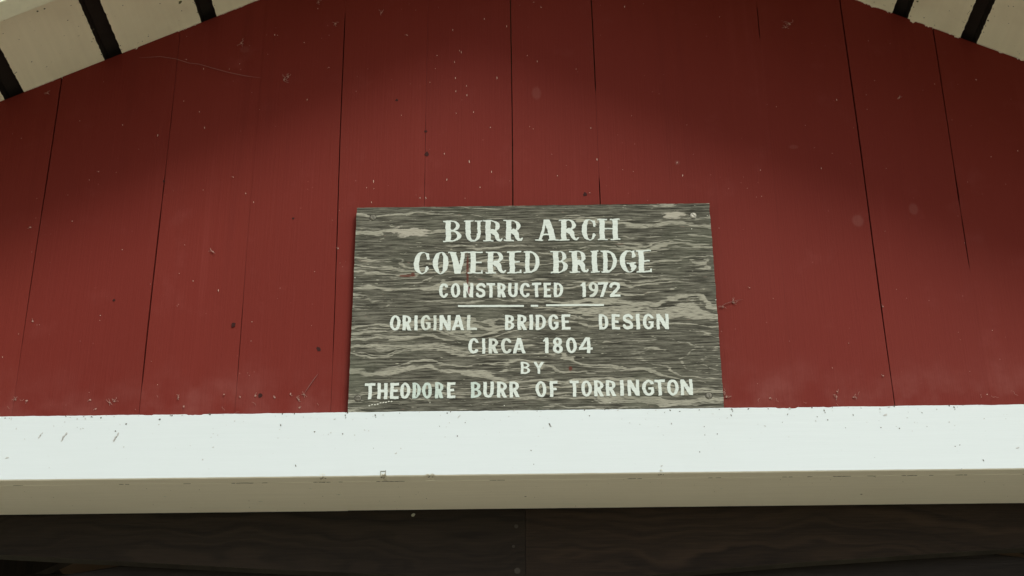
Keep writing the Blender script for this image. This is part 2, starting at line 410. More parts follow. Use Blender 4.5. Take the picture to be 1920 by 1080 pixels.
def board(ja, jb, k):
    r = random.Random(k * 7 + 3)
    xm = (ja[0] + jb[0]) / 2
    lo = 2.4470 if abs(xm) < OPEN + 0.02 else 0.30
    yo = r.uniform(-0.0008, 0.0008)
    N = 90 if abs(xm) < 1 else 14
    ztop = max(zr(ja[0]), zr(jb[0]), zr(AX) if ja[0] < AX < jb[0] else 0)
    left = []; right = []
    for i in range(N + 1):
        z = lo + (ztop - lo) * i / N
        ga, gb_ = jgap(ja, z), jgap(jb, z)
        ra = r.uniform(-.12e-3, .12e-3) if ga > .7e-3 else 0; rb = r.uniform(-.12e-3, .12e-3) if gb_ > .7e-3 else 0
        xl = jx(ja, z) + ga / 2 + ra; xr = jx(jb, z) - gb_ / 2 - rb
        if z < zr(xl) - 0.0015: left.append((xl, z))
        if z < zr(xr) - 0.0015: right.append((xr, z))
    top = []
    xl = jx(ja, zr(ja[0])) + jgap(ja, zr(ja[0])) / 2; xr = jx(jb, zr(jb[0])) - jgap(jb, zr(jb[0])) / 2
    top.append((xl, zr(xl) - .001))
    if xl < AX < xr: top.append((AX, AZ - .001))
    top.append((xr, zr(xr) - .001))
    while left and left[-1][1] > top[0][1] - .001: left.pop()
    while right and right[-1][1] > top[-1][1] - .001: right.pop()
    pts = left + top + right[::-1]
    tris = tessellate_polygon([[Vector((p[0], p[1], 0)) for p in pts]])
    n = len(pts); y0 = yo; y1 = 0.019
    V = [(x, y0, z) for x, z in pts] + [(x, y1, z) for x, z in pts]
    F = [tuple(t) for t in tris] + [tuple(n + q for q in t[::-1]) for t in tris] + [(i, (i + 1) % n, n + (i + 1) % n, n + i) for i in range(n)]
    link_mesh('board', V, F, RED, wall)
for k, (ja, jb) in enumerate(zip(JOINTS, JOINTS[1:])): board(ja, jb, k)

# knot holes and dark dents in the boards
LINES = [('S', [('B', -153.5, -121.4, 305.2, 347.3), ('U', -118.3, -85.6, 305.1, 347.2), ('R', -85.6, -52.0, 305.0, 347.1), ('R', -50.7, -17.2, 305.0, 347.0),
('A', 3.2, 44.6, 304.9, 346.9), ('R', 43.3, 77.3, 304.8, 346.9), ('C', 82.0, 107.4, 304.7, 346.8), ('H', 109.0, 148.6, 304.7, 346.7)]), ('S', [('C',
-202.5, -175.1, 244.6, 287.2), ('O', -170.1, -142.5, 244.5, 287.1), ('V', -144.2, -110.5, 244.3, 286.9), ('E', -111.0, -84.3, 244.1, 286.8), ('R',
-81.6, -46.8, 243.9, 286.7), ('E', -45.2, -19.9, 243.8, 286.5), ('D', -17.2, 11.3, 243.6, 286.4), ('B', 28.6, 58.5, 243.3, 286.2), ('R', 60.1, 92.4,
243.1, 286.1), ('I', 95.1, 111.1, 243.0, 286.0), ('D', 113.6, 140.9, 242.9, 285.9), ('G', 145.0, 173.2, 242.7, 285.7), ('E', 172.3, 199.2, 242.5,
285.6)]), ('N', [('C', -158.7, -143.1, 200.2, 227.1), ('O', -138.9, -122.8, 200.0, 226.9), ('N', -117.7, -101.0, 199.8, 226.8), ('S', -96.4, -80.6,
199.7, 226.7), ('T', -79.1, -64.2, 199.5, 226.6), ('R', -60.9, -45.8, 199.4, 226.4), ('U', -42.8, -26.6, 199.2, 226.3), ('C', -23.3, -7.0, 199.0,
226.2), ('T', -3.6, 12.4, 198.9, 226.1), ('E', 16.4, 29.0, 198.7, 225.9), ('D', 33.1, 49.4, 198.6, 225.8), ('1', 78.5, 86.8, 198.2, 225.5), ('9',
91.4, 107.4, 198.1, 225.4), ('7', 106.9, 124.4, 197.9, 225.3), ('2', 126.1, 144.1, 197.8, 225.2)]), ('N', [('O', -238.9, -221.0, 140.9, 168.6), ('R',
-218.0, -202.5, 140.7, 168.5), ('I', -198.5, -193.0, 140.6, 168.4), ('G', -188.2, -171.6, 140.5, 168.2), ('I', -166.7, -161.6, 140.3, 168.1), ('N',
-156.9, -138.0, 140.2, 168.0), ('A', -136.4, -115.3, 140.0, 167.8), ('L', -111.5, -94.6, 139.8, 167.7), ('B', -48.3, -32.5, 139.3, 167.2), ('R',
-27.9, -12.1, 139.1, 167.1), ('I', -8.2, -1.9, 139.0, 167.0), ('D', 2.4, 19.4, 138.8, 166.8), ('G', 22.9, 39.9, 138.6, 166.7), ('E', 45.2, 59.6,
138.5, 166.5), ('D', 106.6, 122.7, 137.9, 166.1), ('E', 127.8, 141.4, 137.7, 165.9), ('S', 146.3, 163.2, 137.6, 165.8), ('I', 168.1, 174.5, 137.4,
165.7), ('G', 178.8, 196.8, 137.3, 165.5), ('N', 201.5, 222.1, 137.1, 165.4)]), ('N', [('C', -109.1, -92.2, 97.4, 125.0), ('I', -86.1, -80.8, 97.3,
124.9), ('R', -75.5, -59.3, 97.2, 124.9), ('C', -55.4, -37.9, 97.0, 124.8), ('A', -36.2, -14.6, 96.8, 124.7), ('1', 14.1, 23.1, 96.4, 124.5), ('8',
29.5, 46.1, 96.2, 124.4), ('0', 51.3, 69.2, 96.0, 124.3), ('4', 72.3, 95.2, 95.8, 124.2)]), ('N', [('B', -23.0, -7.7, 60.1, 81.9), ('Y', -2.5, 15.2,
60.2, 81.6)]), ('N', [('T', -276.2, -258.9, 19.1, 47.3), ('H', -255.6, -238.9, 19.1, 47.3), ('E', -235.1, -220.7, 19.1, 47.3), ('O', -219.1, -202.3,
19.1, 47.3), ('D', -198.9, -185.4, 19.1, 47.3), ('O', -183.3, -166.9, 19.1, 47.3), ('R', -162.3, -147.7, 19.2, 47.3), ('E', -142.9, -129.1, 19.2,
47.3), ('B', -104.0, -87.2, 19.2, 47.3), ('U', -84.2, -67.0, 19.2, 47.3), ('R', -62.0, -45.1, 19.2, 47.3), ('R', -41.8, -25.0, 19.3, 47.3), ('O', 0.5,
18.3, 19.3, 47.3), ('F', 23.5, 36.7, 19.3, 47.3), ('T', 55.9, 71.2, 19.3, 47.4), ('O', 74.2, 91.7, 19.4, 47.4), ('R', 95.2, 111.0, 19.4, 47.4), ('R',
114.3, 131.0, 19.4, 47.4), ('I', 137.3, 143.5, 19.4, 47.4), ('N', 149.2, 168.5, 19.4, 47.4), ('G', 172.8, 192.1, 19.4, 47.4), ('T', 192.9, 210.3,
19.5, 47.4), ('O', 212.8, 231.9, 19.5, 47.4), ('N', 235.0, 254.6, 19.5, 47.4)])]
FLUFF = [(-869, 3169, 8), (-526, 3272, 13), (-443, 3191, 14), (-436, 3197, 9), (-355, 3313, 9), (-389, 3362, 9), (-272, 3336, 10), (-223, 3285, 6), (-363,
3216, 5), (-544, 2841, 9), (-330, 2844, 7), (-836, 2713, 7), (-864, 2893, 7), (-520, 2988, 5), (-793, 2904, 3), (-758, 3003, 4), (257, 3006, 7), (478,
3298, 14), (470, 3290, 9), (659, 3133, 8), (336, 2732, 12), (318, 2725, 10), (313, 2562, 10), (310, 2571, 8), (493, 2569, 6), (518, 2559, 8), (491,
2560, 8), (-845, 2572, 8), (-827, 2570, 7), (-723, 2570, 6), (-691, 2565, 9), (-683, 2567, 9), (-579, 2573, 8), (-569, 2557, 6), (-505, 2577, 5),
(-478, 2572, 5), (-453, 2574, 7), (-422, 2571, 7), (-396, 2576, 7), (-382, 2566, 9), (-374, 2575, 8), (-712, 2554, 7), (-380, 2552, 6), (306, 2755,
4), (365, 2759, 5), (584, 2721, 5), (24, 3343, 5), (-624, 3238, 4), (102, 2947, 4), (801, 3170, 5), (10, 3355, 4), (570, 2596, 5), (383, 2559, 6)]
STREAK = [(-139, 3295), (-133, 3189), (-135, 3224), (-113, 3172), (-112, 3152), (-131, 3114), (-132, 3161), (-100, 3116), (-58, 3188), (-70, 3083), (-151,
3030), (-107, 3013), (-88, 2961), (-68, 2992), (-192, 2941), (-146, 2977), (-3, 3236), (15, 3223), (108, 3079), (117, 3014), (178, 3342), (-399,
3147), (399, 2935), (-466, 3290), (-529, 2767), (507, 2990), (853, 3020), (548, 3131), (-591, 3217), (-591, 3125), (-579, 3091), (-496, 2955), (-661,
3076), (-481, 2937), (-182, 2941), (265, 2979), (-123, 3246), (-126, 3249), (-81, 3319), (-40, 3302), (-274, 2976), (-276, 2934)]
DOTS = [(-793, 2904), (-623, 2962), (-758, 3003), (-481, 3290), (-526, 3227), (-544, 3216), (572, 3072), (618, 3258), (543, 3129), (529, 3020), (559, 2999),
(620, 3171), (822, 2953), (726, 3162), (-726, 3099), (-621, 3148), (-821, 2824), (-700, 2847), (-598, 2800), (-692, 3048), (-461, 3289), (-179, 3181),
(-167, 3239), (-214, 3178), (-248, 3188), (-248, 2967), (6, 3079), (47, 2982), (85, 3205), (88, 3199), (38, 3026), (286, 3022), (213, 3348), (373,
3053), (-904, 3074), (625, 2736), (759, 2675), (734, 2561), (423, 2660), (365, 2585), (-752, 2676), (-428, 2750), (-368, 2800), (489, 2611), (403,
2739), (-208, 3341), (-411, 3272), (-292, 3212)]
WEB = [ [(-710, 3242), (-673, 3243), (-643, 3239), (-618, 3230), (-601, 3226), (-573, 3216), (-544, 3208), (-514, 3200), (-483, 3193)], [(-374, 2575),
(-366, 2589), (-358, 2602), (-352, 2613)], [(309, 2720), (322, 2728), (337, 2734), (352, 2738)]]
HOLES = [(-238, 3144, 5), (-182, 3030, 8), (-185, 3077, 5), (-354, 2656, 8), (-499, 2702, 8), (-446, 2574, 7), (94, 2945, 7), (-410, 2904, 4), (-641, 2982,
4), (-704, 2751, 4)]
FSPECK = [(-751, 2497, 14, 1), (-667, 2496, 14, 1), (-789, 2500, 9, 1), (-837, 2463, 8, 2), (-653, 2518, 4, 0), (-669, 2506, 4, 0), (-653, 2479, 3, 0), (-695,
2529, 4, 0), (-720, 2528, 4, 0), (-733, 2528, 4, 0), (-600, 2525, 5, 0), (-520, 2533, 6, 0), (-479, 2521, 3, 0), (-405, 2513, 5, 3), (-350, 2501, 4,
0), (-547, 2480, 2, 0), (-510, 2477, 5, 2), (-525, 2456, 4, 0), (-377, 2444, 5, 3), (-302, 2528, 6, 3), (-254, 2528, 6, 3), (-319, 2522, 5, 2), (-324,
2499, 3, 0), (-305, 2497, 3, 0), (-255, 2472, 2, 0), (-219, 2463, 6, 2), (-120, 2524, 5, 1), (-122, 2491, 3, 0), (25, 2509, 7, 3), (-5, 2465, 4, 3),
(-1, 2442, 2, 0), (271, 2488, 3, 3), (271, 2502, 2, 0), (315, 2521, 5, 3), (317, 2531, 6, 3), (409, 2531, 6, 0), (464, 2527, 6, 3), (468, 2511, 3, 0),
(509, 2519, 4, 3), (553, 2529, 5, 0), (568, 2532, 6, 2), (551, 2497, 3, 0), (580, 2495, 3, 0), (643, 2527, 3, 0), (671, 2530, 6, 3), (660, 2505, 3,
0), (705, 2440, 5, 3), (669, 2426, 4, 0), (762, 2460, 8, 2), (200, 2437, 6, 2), (89, 2523, 3, 0), (560, 2518, 10, 2)]
CHIPS = [(-334, 2429, 9), (-239, 2429, 6), (-164, 2428, 6), (199, 2428, 3)]
USPECK = [(-648, -4, 5), (-471, -9, 8), (-241, 4, 8), (-226, 0, 6), (-15, 80, 5), (589, 7, 8), (533, 88, 6), (-318, 61, 5), (-340, -2, 9), (158, -13, 6), (483,
3, 6), (681, 2, 5), (-177, 85, 3), (-220, 75, 3), (-458, -11, 6)]
SOFF = [(-882, -139, 3), (-880, -71, 4), (-838, -190, 5), (-827, -190, 5), (-788, -173, 3), (-817, -105, 2), (-802, -140, 3), (-775, -87, 3), (-771, -92, 4),
(-781, -62, 3), (-627, -75, 9), (-658, -92, 3), (-629, -51, 3), (-694, -18, 4), (-706, -11, 3), (-714, -124, 3), (701, -55, 6), (816, -70, 5), (816,
-54, 4), (843, -128, 3), (823, -87, 2), (783, -92, 3), (787, -41, 3), (720, -18, 3), (817, -36, 3), (754, -60, 2)]

mb = MB()
for x, z, s in HOLES:
    r = random.Random(x); x /= 1000; z /= 1000; s *= 0.00060; pts = []
    for i in range(9):
        a = i / 9 * 2 * math.pi; q = s * r.uniform(.6, 1.25); pts.append((x + q * math.cos(a) * .9, z + q * math.sin(a)))
    mb.prism(pts, -0.0011, -0.0004)
mb.build('knot_mark', HOLE, wall, 'stuff')

# header beam over the opening
hz0, hz1 = 2.4248, 2.5342
def ragged_bar(name, mat, parent, x0, x1, y0, y1, z0, z1, step, amp_top, amp_bot, seed, notches=()):
    r = random.Random(seed); n = int((x1 - x0) / step); V = []; F = []
    ct = cb = 0.0
    for i in range(n + 1):
        x = x0 + (x1 - x0) * i / n
        ct = ct * 0.8 + r.uniform(-1, 1) * amp_top * .5; cb = cb * 0.8 + r.uniform(-1, 1) * amp_bot * .5
        t = z1 + ct; b = z0 + cb; c = min(0.0016, (y1 - y0) * .2)
        for (nx, nw, nd, top) in notches:
            if abs(x - nx) < nw:
                if top: t -= nd * r.uniform(.6, 1.1)
                else: b += nd * r.uniform(.6, 1.1)
        V += [(x, y0, b + c), (x, y0, t - c), (x, y0 + c, t), (x, y1, t), (x, y1, b), (x, y0 + c, b)]
    for i in range(n):
        a = 6 * i
        for q in range(6): F.append((a + q, a + (q + 1) % 6, a + 6 + (q + 1) % 6, a + 6 + q))
    F.append(tuple(range(6))); F.append(tuple(range(6 * n + 5, 6 * n - 1, -1)))
    return link_mesh(name, V, F, mat, parent)
mb = MB(); mb.box(-1.40, 1.40, 0.0205, 0.142, 2.4455, 2.4545)
header = mb.build('header_beam', STUD, bridge)
ragged_bar('front_board', WHITE, header, -1.42, 1.42, -0.024, -0.0015, hz0, hz1, 0.0035, 0.00045, 0.00018, 5,
           [(-0.545, .012, .0016, True), (-0.62, .006, .001, True), (0.405, .016, .0018, True), (0.47, .006, .001, True), (-0.239, .0035, .0030, False),
            (-0.164, .006, .0014, False), (-0.334, .003, .0012, False)])
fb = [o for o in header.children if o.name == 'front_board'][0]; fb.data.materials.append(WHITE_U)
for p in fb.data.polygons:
    if p.normal.z < -0.5: p.material_index = 1          # lower edge coloured cream, standing in for warm light from below
ragged_bar('underside_board', WHITE_U, header, -1.42, -0.31235, 0.0000, 0.1462, hz0 + .0004, 2.4438, 0.006, 0.0001, 0.00012, 6)
ragged_bar('underside_board', WHITE_U, header, -0.3122, 1.42, 0.0002, 0.1432, hz0 + .0003, 2.4436, 0.006, 0.0001, 0.00012, 7)

# dark planks right behind the header and the arch planks behind them
def poly_plank(name, pts, y0, y1, mat, bev=0.003):
    mb = MB(); mb.prism(pts, y0, y1); o = mb.build(name, mat, bridge); bevel(o, bev if y0 > .18 else .0007, 2)
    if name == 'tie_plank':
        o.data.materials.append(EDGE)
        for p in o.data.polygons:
            if p.normal.z < -0.5: p.material_index = 1      # lower edge painted lighter, as lit by bounce from the ground
    return o
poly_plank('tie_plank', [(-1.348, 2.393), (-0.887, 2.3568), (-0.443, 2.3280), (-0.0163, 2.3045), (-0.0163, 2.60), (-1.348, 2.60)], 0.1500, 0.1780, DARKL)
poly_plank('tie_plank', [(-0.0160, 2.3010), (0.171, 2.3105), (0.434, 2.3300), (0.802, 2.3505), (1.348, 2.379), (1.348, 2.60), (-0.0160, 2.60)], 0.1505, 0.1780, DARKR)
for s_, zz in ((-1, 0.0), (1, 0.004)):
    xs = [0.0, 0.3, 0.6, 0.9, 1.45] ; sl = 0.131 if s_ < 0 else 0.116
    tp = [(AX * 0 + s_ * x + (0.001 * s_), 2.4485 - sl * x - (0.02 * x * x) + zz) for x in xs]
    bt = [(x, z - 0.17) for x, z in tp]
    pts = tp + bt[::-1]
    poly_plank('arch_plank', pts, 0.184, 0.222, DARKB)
# nail and bolt heads on the planks
def disc(name, x, z, y, r_, mat, parent, depth=0.002, seg=14):
    V = [(x + r_ * math.cos(i / seg * 6.2832), y, z + r_ * math.sin(i / seg * 6.2832)) for i in range(seg)]
    V += [(x + r_ * .8 * math.cos(i / seg * 6.2832), y - depth, z + r_ * .8 * math.sin(i / seg * 6.2832)) for i in range(seg)]
    F = [(i, (i + 1) % seg, seg + (i + 1) % seg, seg + i) for i in range(seg)] + [tuple(range(seg, 2 * seg)), tuple(range(seg - 1, -1, -1))]
    return link_mesh(name, V, F, mat, parent)
for x, z, q in ((-0.0313, 2.3965, .0035), (-0.0301, 2.3205, .0055), (-0.036, 2.362, .0025)): disc('bolt_head', x, z, 0.1495, q, PLUG, bridge, .001)

# posts, side boards, floor, interior
for s_ in (-1, 1):
    xx = sorted((s_ * OPEN, s_ * (OPEN + 0.14)))
    mb = MB(); mb.box(xx[0], xx[1], -0.022, -0.0015, 0.30, hz0 - 0.001); mb.build('portal_trim', WHITE, bridge)
    mb = MB(); mb.box(s_ * 1.42 - .07, s_ * 1.42 + .07, 0.022, 0.16, 0.30, 2.44); mb.build('portal_post', STUD, bridge)
    sw = MB(); sw.box(*sorted((s_ * 1.62, s_ * 1.70)), 0.09, BRLEN, 0.30, 0.42); side = sw.build('side_wall', STUD, bridge)
    y = 0.13
    while y < BRLEN - .2:
        mb = MB(); mb.box(*sorted((s_ * 1.705, s_ * 1.725)), y, y + 0.236, 0.30, 1.25); mb.build('board', RED, side); y += 0.24  # unseen side boards, kept low to let daylight onto the deck
    y = 0.9
    while y < BRLEN:
        mb = MB(); mb.box(*sorted((s_ * 1.52, s_ * 1.615)), y, y + .14, 0.30, zr(s_ * 1.6) - .12); mb.build('wall_post', STUD, bridge); y += 1.2
y = -0.55; k = 0
while y < BRLEN:
    mb = MB(); mb.box(-1.60, 1.60, y, y + 0.142, 0.255 + 0.002 * (k % 3), 0.299 + 0.001 * (k % 2)); mb.build('deck_plank', DECK, bridge); y += 0.15; k += 1
mb = MB()
for x in (-1.3, 0, 1.3): mb.box(x - .12, x + .12, -0.5, BRLEN, 0.006, 0.252)
mb.build('floor_beam', STUD, bridge)
y = 1.1
while y < BRLEN:
    mb = MB(); mb.box(-1.5, 1.5, y, y + .14, 2.46, 2.60); mb.build('cross_beam', INNER, bridge); y += 1.2
for y in [0.62 + .6 * i for i in range(11)]:
    for s_ in (-1, 1):
        a, b = (AX + .002, HW) if s_ > 0 else (-HW, AX - .002)
        mb = MB(); mb.prism([(a, zr(a) - .14), (b, zr(b) - .14), (b, zr(b) - .002), (a, zr(a) - .002)], y, y + .045); mb.build('rafter', INNER, bridge)

# roof: covering above, skip sheathing boards below it with gaps, barge boards
mb = MB()
nrm = math.sqrt(1 + SL * SL)
def slope_slab(mb_, xa, xb, y0, y1, d0, d1):
    s_ = 1 if (xa + xb) / 2 > AX else -1
    P = [(xa, zr(xa) + d0 * nrm), (xb, zr(xb) + d0 * nrm), (xb, zr(xb) + d1 * nrm), (xa, zr(xa) + d1 * nrm)]
    mb_.prism(P, y0, y1)
slope_slab(mb, AX + .0005, 2.12, -0.36, BRLEN + .3, 0.0195, 0.035); slope_slab(mb, -2.06, AX - .0005, -0.36, BRLEN + .3, 0.0195, 0.035)
roof = mb.build('roof', ROOF, bridge)
GAPL = [(-0.103, -0.074), (-0.272, -0.243), (-0.438, -0.410), (-0.6045, -0.577), (-0.7745, -0.744), (-0.946, -0.9135), (-1.115, -1.086), (-1.284, -1.255), (-1.452, -1.424), (-1.62, -1.592), (-1.79, -1.76)]
GAPR = [(0.170, 0.198), (0.338, 0.366), (0.505, 0.532), (0.669, 0.6955), (0.7865, 0.814), (0.957, 0.985), (1.126, 1.154), (1.295, 1.323), (1.463, 1.491), (1.632, 1.66), (1.80, 1.83)]
def sheath(xa, xb, seed):
    # one board with a slightly ragged edge
    r = random.Random(seed); N = 60; ys = [-0.338 + (0.40) * (i / N) for i in range(N + 1)] + [BRLEN + .25]
    V = []; F = []
    for y in ys:
        ea = r.uniform(-1, 1) * .0006; eb = r.uniform(-1, 1) * .0006
        a, b = xa + ea, xb + eb
        V += [(a, y, zr(a)), (b, y, zr(b)), (b, y, zr(b) + .0188 * nrm), (a, y, zr(a) + .0188 * nrm)]
    for i in range(len(ys) - 1):
        q = 4 * i
        for k_ in range(4): F.append((q + k_, q + (k_ + 1) % 4, q + 4 + (k_ + 1) % 4, q + 4 + k_))
    F.append((0, 1, 2, 3)); q = 4 * (len(ys) - 1); F.append((q + 3, q + 2, q + 1, q))
    o = link_mesh('sheathing_board', V, F, CREAM, roof)
    o.data.materials.append(INNER)
    for p in o.data.polygons:
        if abs(p.normal.x) > 0.75: p.material_index = 1     # bare wood on the board edges
edges = [-2.04] + [e for g in GAPL[::-1] for e in g] + [AX - .0006]
for i in range(0, len(edges), 2): sheath(edges[i], edges[i + 1], i + 100)
edges = [AX + .0006] + [e for g in GAPR for e in g] + [2.10]
for i in range(0, len(edges), 2): sheath(edges[i], edges[i + 1], i + 200)
for s_ in (-1, 1):
    a, b = (AX + .001, 2.10) if s_ > 0 else (-2.04, AX - .001)
    mb = MB(); mb.prism([(a, zr(a) - .090), (b, zr(b) - .090), (b, zr(b) - .0006), (a, zr(a) - .0006)], -0.338, -0.2935)
    bevel(mb.build('barge_board', BARGE, roof), .002)

# ragged paint line where the cream soffit paint runs down onto the wall
r = random.Random(77); mb = MB()
for (xa, xb, amp) in ((-0.912, -0.84, 2.6), (-0.742, -0.715, 2.4), (-0.650, -0.608, 4.6), (-0.574, -0.49, 2.2), (0.595, 0.668, 3.4), (0.697, 0.784, 4.2), (0.816, 0.93, 3.0),
                      (-0.40, -0.2, 3.0), (0.2, 0.33, 3), (0.37, 0.5, 3)):
    n_ = int((xb - xa) / .0022); d = 0; P = []
    for i in range(n_ + 1):
        x = xa + (xb - xa) * i / n_; d = d * .7 + r.uniform(-.6, 1) * amp * 1.1 * (1 if math.sin(x * 173) > -.2 else .2); d = max(0.2, min(amp * 1.8, d)); P.append((x, d * 1e-3 * (1 if 0 < i < n_ else .1)))
    for (x0_, d0_), (x1_, d1_) in zip(P, P[1:]):
        if r.random() < .12: continue
        mb.prism([(x0_, zr(x0_) - d0_ - .0005), (x1_, zr(x1_) - d1_ - .0005), (x1_, zr(x1_) - .0003), (x0_, zr(x0_) - .0003)], -0.0016, -0.0007)
PE = flat('soffit_paint_edge', (0.72, 0.63, 0.52), 0.8, 0.25, 400)
mb.build('ragged_paint_edge', PE, wall, 'stuff')

# ------------------------------------------------------------------ small dirt marks
def blob(mb_, cx, cz, s, r, plane, ang=None, stretch=1.0, thick=0.0004):
    n_ = 7; a0 = r.uniform(0, 3.14) if ang is None else ang
    P = []
    for i in range(n_):
        a = i / n_ * 6.2832; q = s * r.uniform(.55, 1.15)
        u, v = q * math.cos(a) * stretch, q * math.sin(a)
        P.append((u * math.cos(a0) - v * math.sin(a0), u * math.sin(a0) + v * math.cos(a0)))
    if plane[0] == 'y':
        y = plane[1]; mb_.prism([(cx + u, cz + v) for u, v in P], y - thick, y)
    elif plane[0] == 'z':          # underside, seen from below; cz is y
        z = plane[1]; V = [(cx + u, cz + v, z) for u, v in P] + [(cx + u, cz + v, z - thick) for u, v in P]
        mb_.add(V, [tuple(range(n_)), tuple(range(2 * n_ - 1, n_ - 1, -1))] + [(i, (i + 1) % n_, n_ + (i + 1) % n_, n_ + i) for i in range(n_)])
    else:                          # roof underside
        V = [(cx + u, cz + v, zr(cx + u) - .0002) for u, v in P] + [(cx + u, cz + v, zr(cx + u) - thick - .0002) for u, v in P]
        mb_.add(V, [tuple(range(n_)), tuple(range(2 * n_ - 1, n_ - 1, -1))] + [(i, (i + 1) % n_, n_ + (i + 1) % n_, n_ + i) for i in range(n_)])
PX = 0.00045                     # half a photo pixel on the wall, in metres
g, st, sc = MB(), MB(), MB()
for x, z, s, k in FSPECK:
    r = random.Random(x * 3 + z); x /= 1000; z /= 1000; pl = ('y', -0.0241)
    if k == 0: blob(g if r.random() < .5 else st, x, z, s * PX * .8, r, pl)
    elif k == 1:
        for j in range(5): t = (j - 2) / 2; blob(st, x + t * s * .00022 + r.uniform(-.001, .001), z + t * s * .00042, s * PX * .28, r, pl, 1.1, 1.6)
        blob(g, x + .0006, z, s * PX * .12, r, pl, 1.1, 2.2)
    elif k == 2: blob(st, x, z, s * PX * .45, r, pl, .3, 2.0)
    else:
        blob(g, x, z, s * PX * .40, r, pl, 1.9, 2.2)
        if s > 5: blob(g, x + .001, z - .0035, s * PX * .25, r, pl, 1.3, 2.0)
r = random.Random(5)
for i in range(150):
    x = r.uniform(-.95, .95); z = hz1 - .003 - abs(r.gauss(0, .03)); blob(st if r.random() < .8 else g, x, max(z, hz0 + .004), r.uniform(.0003, .0008), r, ('y', -0.0241), None, r.uniform(1, 2.4))
for i in range(60):
    x = r.uniform(-.95, .95); blob(g if r.random() < .6 else LINT and st, x, hz1 - r.uniform(.0005, .004), r.uniform(.0004, .0012), r, ('y', -0.0241), None, r.uniform(1, 2))
g.build('grime_specks', GRIME, header, 'stuff'); st.build('faint_stains', STAIN, header, 'stuff')
g = MB(); sc = MB()
for x, y, s in USPECK:
    r = random.Random(x * 7); x /= 1000; y = max(y / 1000, -.019)
    if y > .03: blob(g, x, y, s * PX * .5, r, ('z', hz0 - .0001), .1, 1.5)
    else:
        for j in range(max(2, s // 2)): blob(g, x + (j - 1) * .007 + r.uniform(-.002, .002), -0.0004 + r.uniform(-.0006, .0006), .0008, r, ('z', hz0 - .0001), 0.0, 5.0)
r = random.Random(9)
for i in range(60): blob(g, r.uniform(-.95, .95), r.uniform(.001, .14), r.uniform(.0002, .0006), r, ('z', hz0 - .0001), None, 1.4)
for i in range(26): blob(g, r.uniform(-.95, .95), -0.0006, .0005, r, ('z', hz0 - .0001), 0.0, r.uniform(6, 16))
for (x, y, a, l) in ((-.318, .061, .1, 5), (-.36, .03, .2, 4), (-.45, .09, 0.1, 4), (.30, .05, .2, 4), (.1, .1, .1, 3), (-.6, .06, .05, 3)): blob(sc, x, y, .0010, r, ('z', hz0 - .0002), a, l)
for x, z, s in CHIPS:
    r = random.Random(x); x /= 1000
    for j in range(5): blob(sc, x + r.uniform(-.004, .004), hz0 + r.uniform(.0015, .006), .0009, r, ('y', -0.0241), None, 1.8)
    for j in range(4): blob(g, x + r.uniform(-.004, .004), -0.022 + r.uniform(0, .006), .0009, r, ('z', hz0 - .0001), None, 2)
g.build('dirt_specks', GRIME, header, 'stuff'); sc.build('paint_scrapes', SCRAPE, header, 'stuff')
# two small squared gouges in the lower edge
mb = MB()
for (x, w, h_) in ((-0.2385, .0042, .008),):
    t = .0007
    mb.box(x - w, x - w + t, -0.0248, -0.0238, hz0 + .001, hz0 + h_); mb.box(x - w, x + w, -0.0249, -0.0238, hz0 + h_, hz0 + h_ + t); mb.box(x + w - t, x + w, -0.0248, -0.0238, hz0 + .001, hz0 + h_ + .002)
mb.build('gouge_mark', flat('gouge_brown', (0.20, 0.18, 0.13), .9), header, 'stuff')
mb = MB(); blob(mb, -0.2036, 2.417, .0035, random.Random(4), ('y', 0.1475), 1.2, 1.4, .001); mb.build('hanging_paint_flake', flat('dull_flake', (.34, .33, .26), .9), header)

ms = MB(); gd = MB()
for x, y, s in SOFF:
    r = random.Random(x + y); blob(ms if s > 4 else gd, x / 1000, y / 1000, s * PX * (.75 if s > 4 else .6), r, ('r',), None, 1.3)
r = random.Random(21)
for (xa, xb) in ((-.913, -.775), (-.743, -.605), (-.576, -.49), (.6, .668), (.697, .785), (.815, .95)):
    for i in range(22):
        e = r.random(); x = (xa + .002 * r.random()) if e < .25 else (xb - .003 * r.random()) if e < .7 else r.uniform(xa, xb)
        blob(gd, x, -r.uniform(.0, .28), r.uniform(.0003, .0009), r, ('r',), None, r.uniform(1, 2))
for i in range(24): blob(ms, r.uniform(-.9, -.8), -.292 + abs(r.gauss(0, .02)), r.uniform(.0006, .0018), r, ('r',), None, 1.5)
ms.build('mildew_spots', MOSS, roof, 'stuff'); gd.build('dirt_specks', GRIME, roof, 'stuff')

# cobwebs, lint and flecks stuck to the red boards
def tube(mb_, pts, rad, k=4):
    n_ = len(pts); V = []
    for i, p in enumerate(pts):
        q = pts[min(i + 1, n_ - 1)]; o = pts[max(i - 1, 0)]
        d = Vector(q) - Vector(o); d = d.normalized() if d.length > 0 else Vector((1, 0, 0))
        a = d.cross(Vector((0, 1, 0))); a = a.normalized() if a.length > .01 else Vector((1, 0, 0)); b = d.cross(a)
        rr = rad * (1 if 0 < i < n_ - 1 else .3)
        for j in range(k):
            t = j / k * 6.2832; w = Vector(p) + a * rr * math.cos(t) + b * rr * math.sin(t); V.append(tuple(w))
    mb_.add(V, [(i * k + j, i * k + (j + 1) % k, (i + 1) * k + (j + 1) % k, (i + 1) * k + j) for i in range(n_ - 1) for j in range(k)])
def curl(mb_, x, z, length, r, rad, y=-0.0018, turn=1.2):
    a = r.uniform(0, 6.28); P = [(x, y, z)]; st_ = length / 6
    for i in range(6):
        a += r.uniform(-turn, turn); x += st_ * math.cos(a); z += st_ * math.sin(a); P.append((x, y - r.uniform(0, .0012), z))
    tube(mb_, P, rad)
li = MB(); fl = MB()
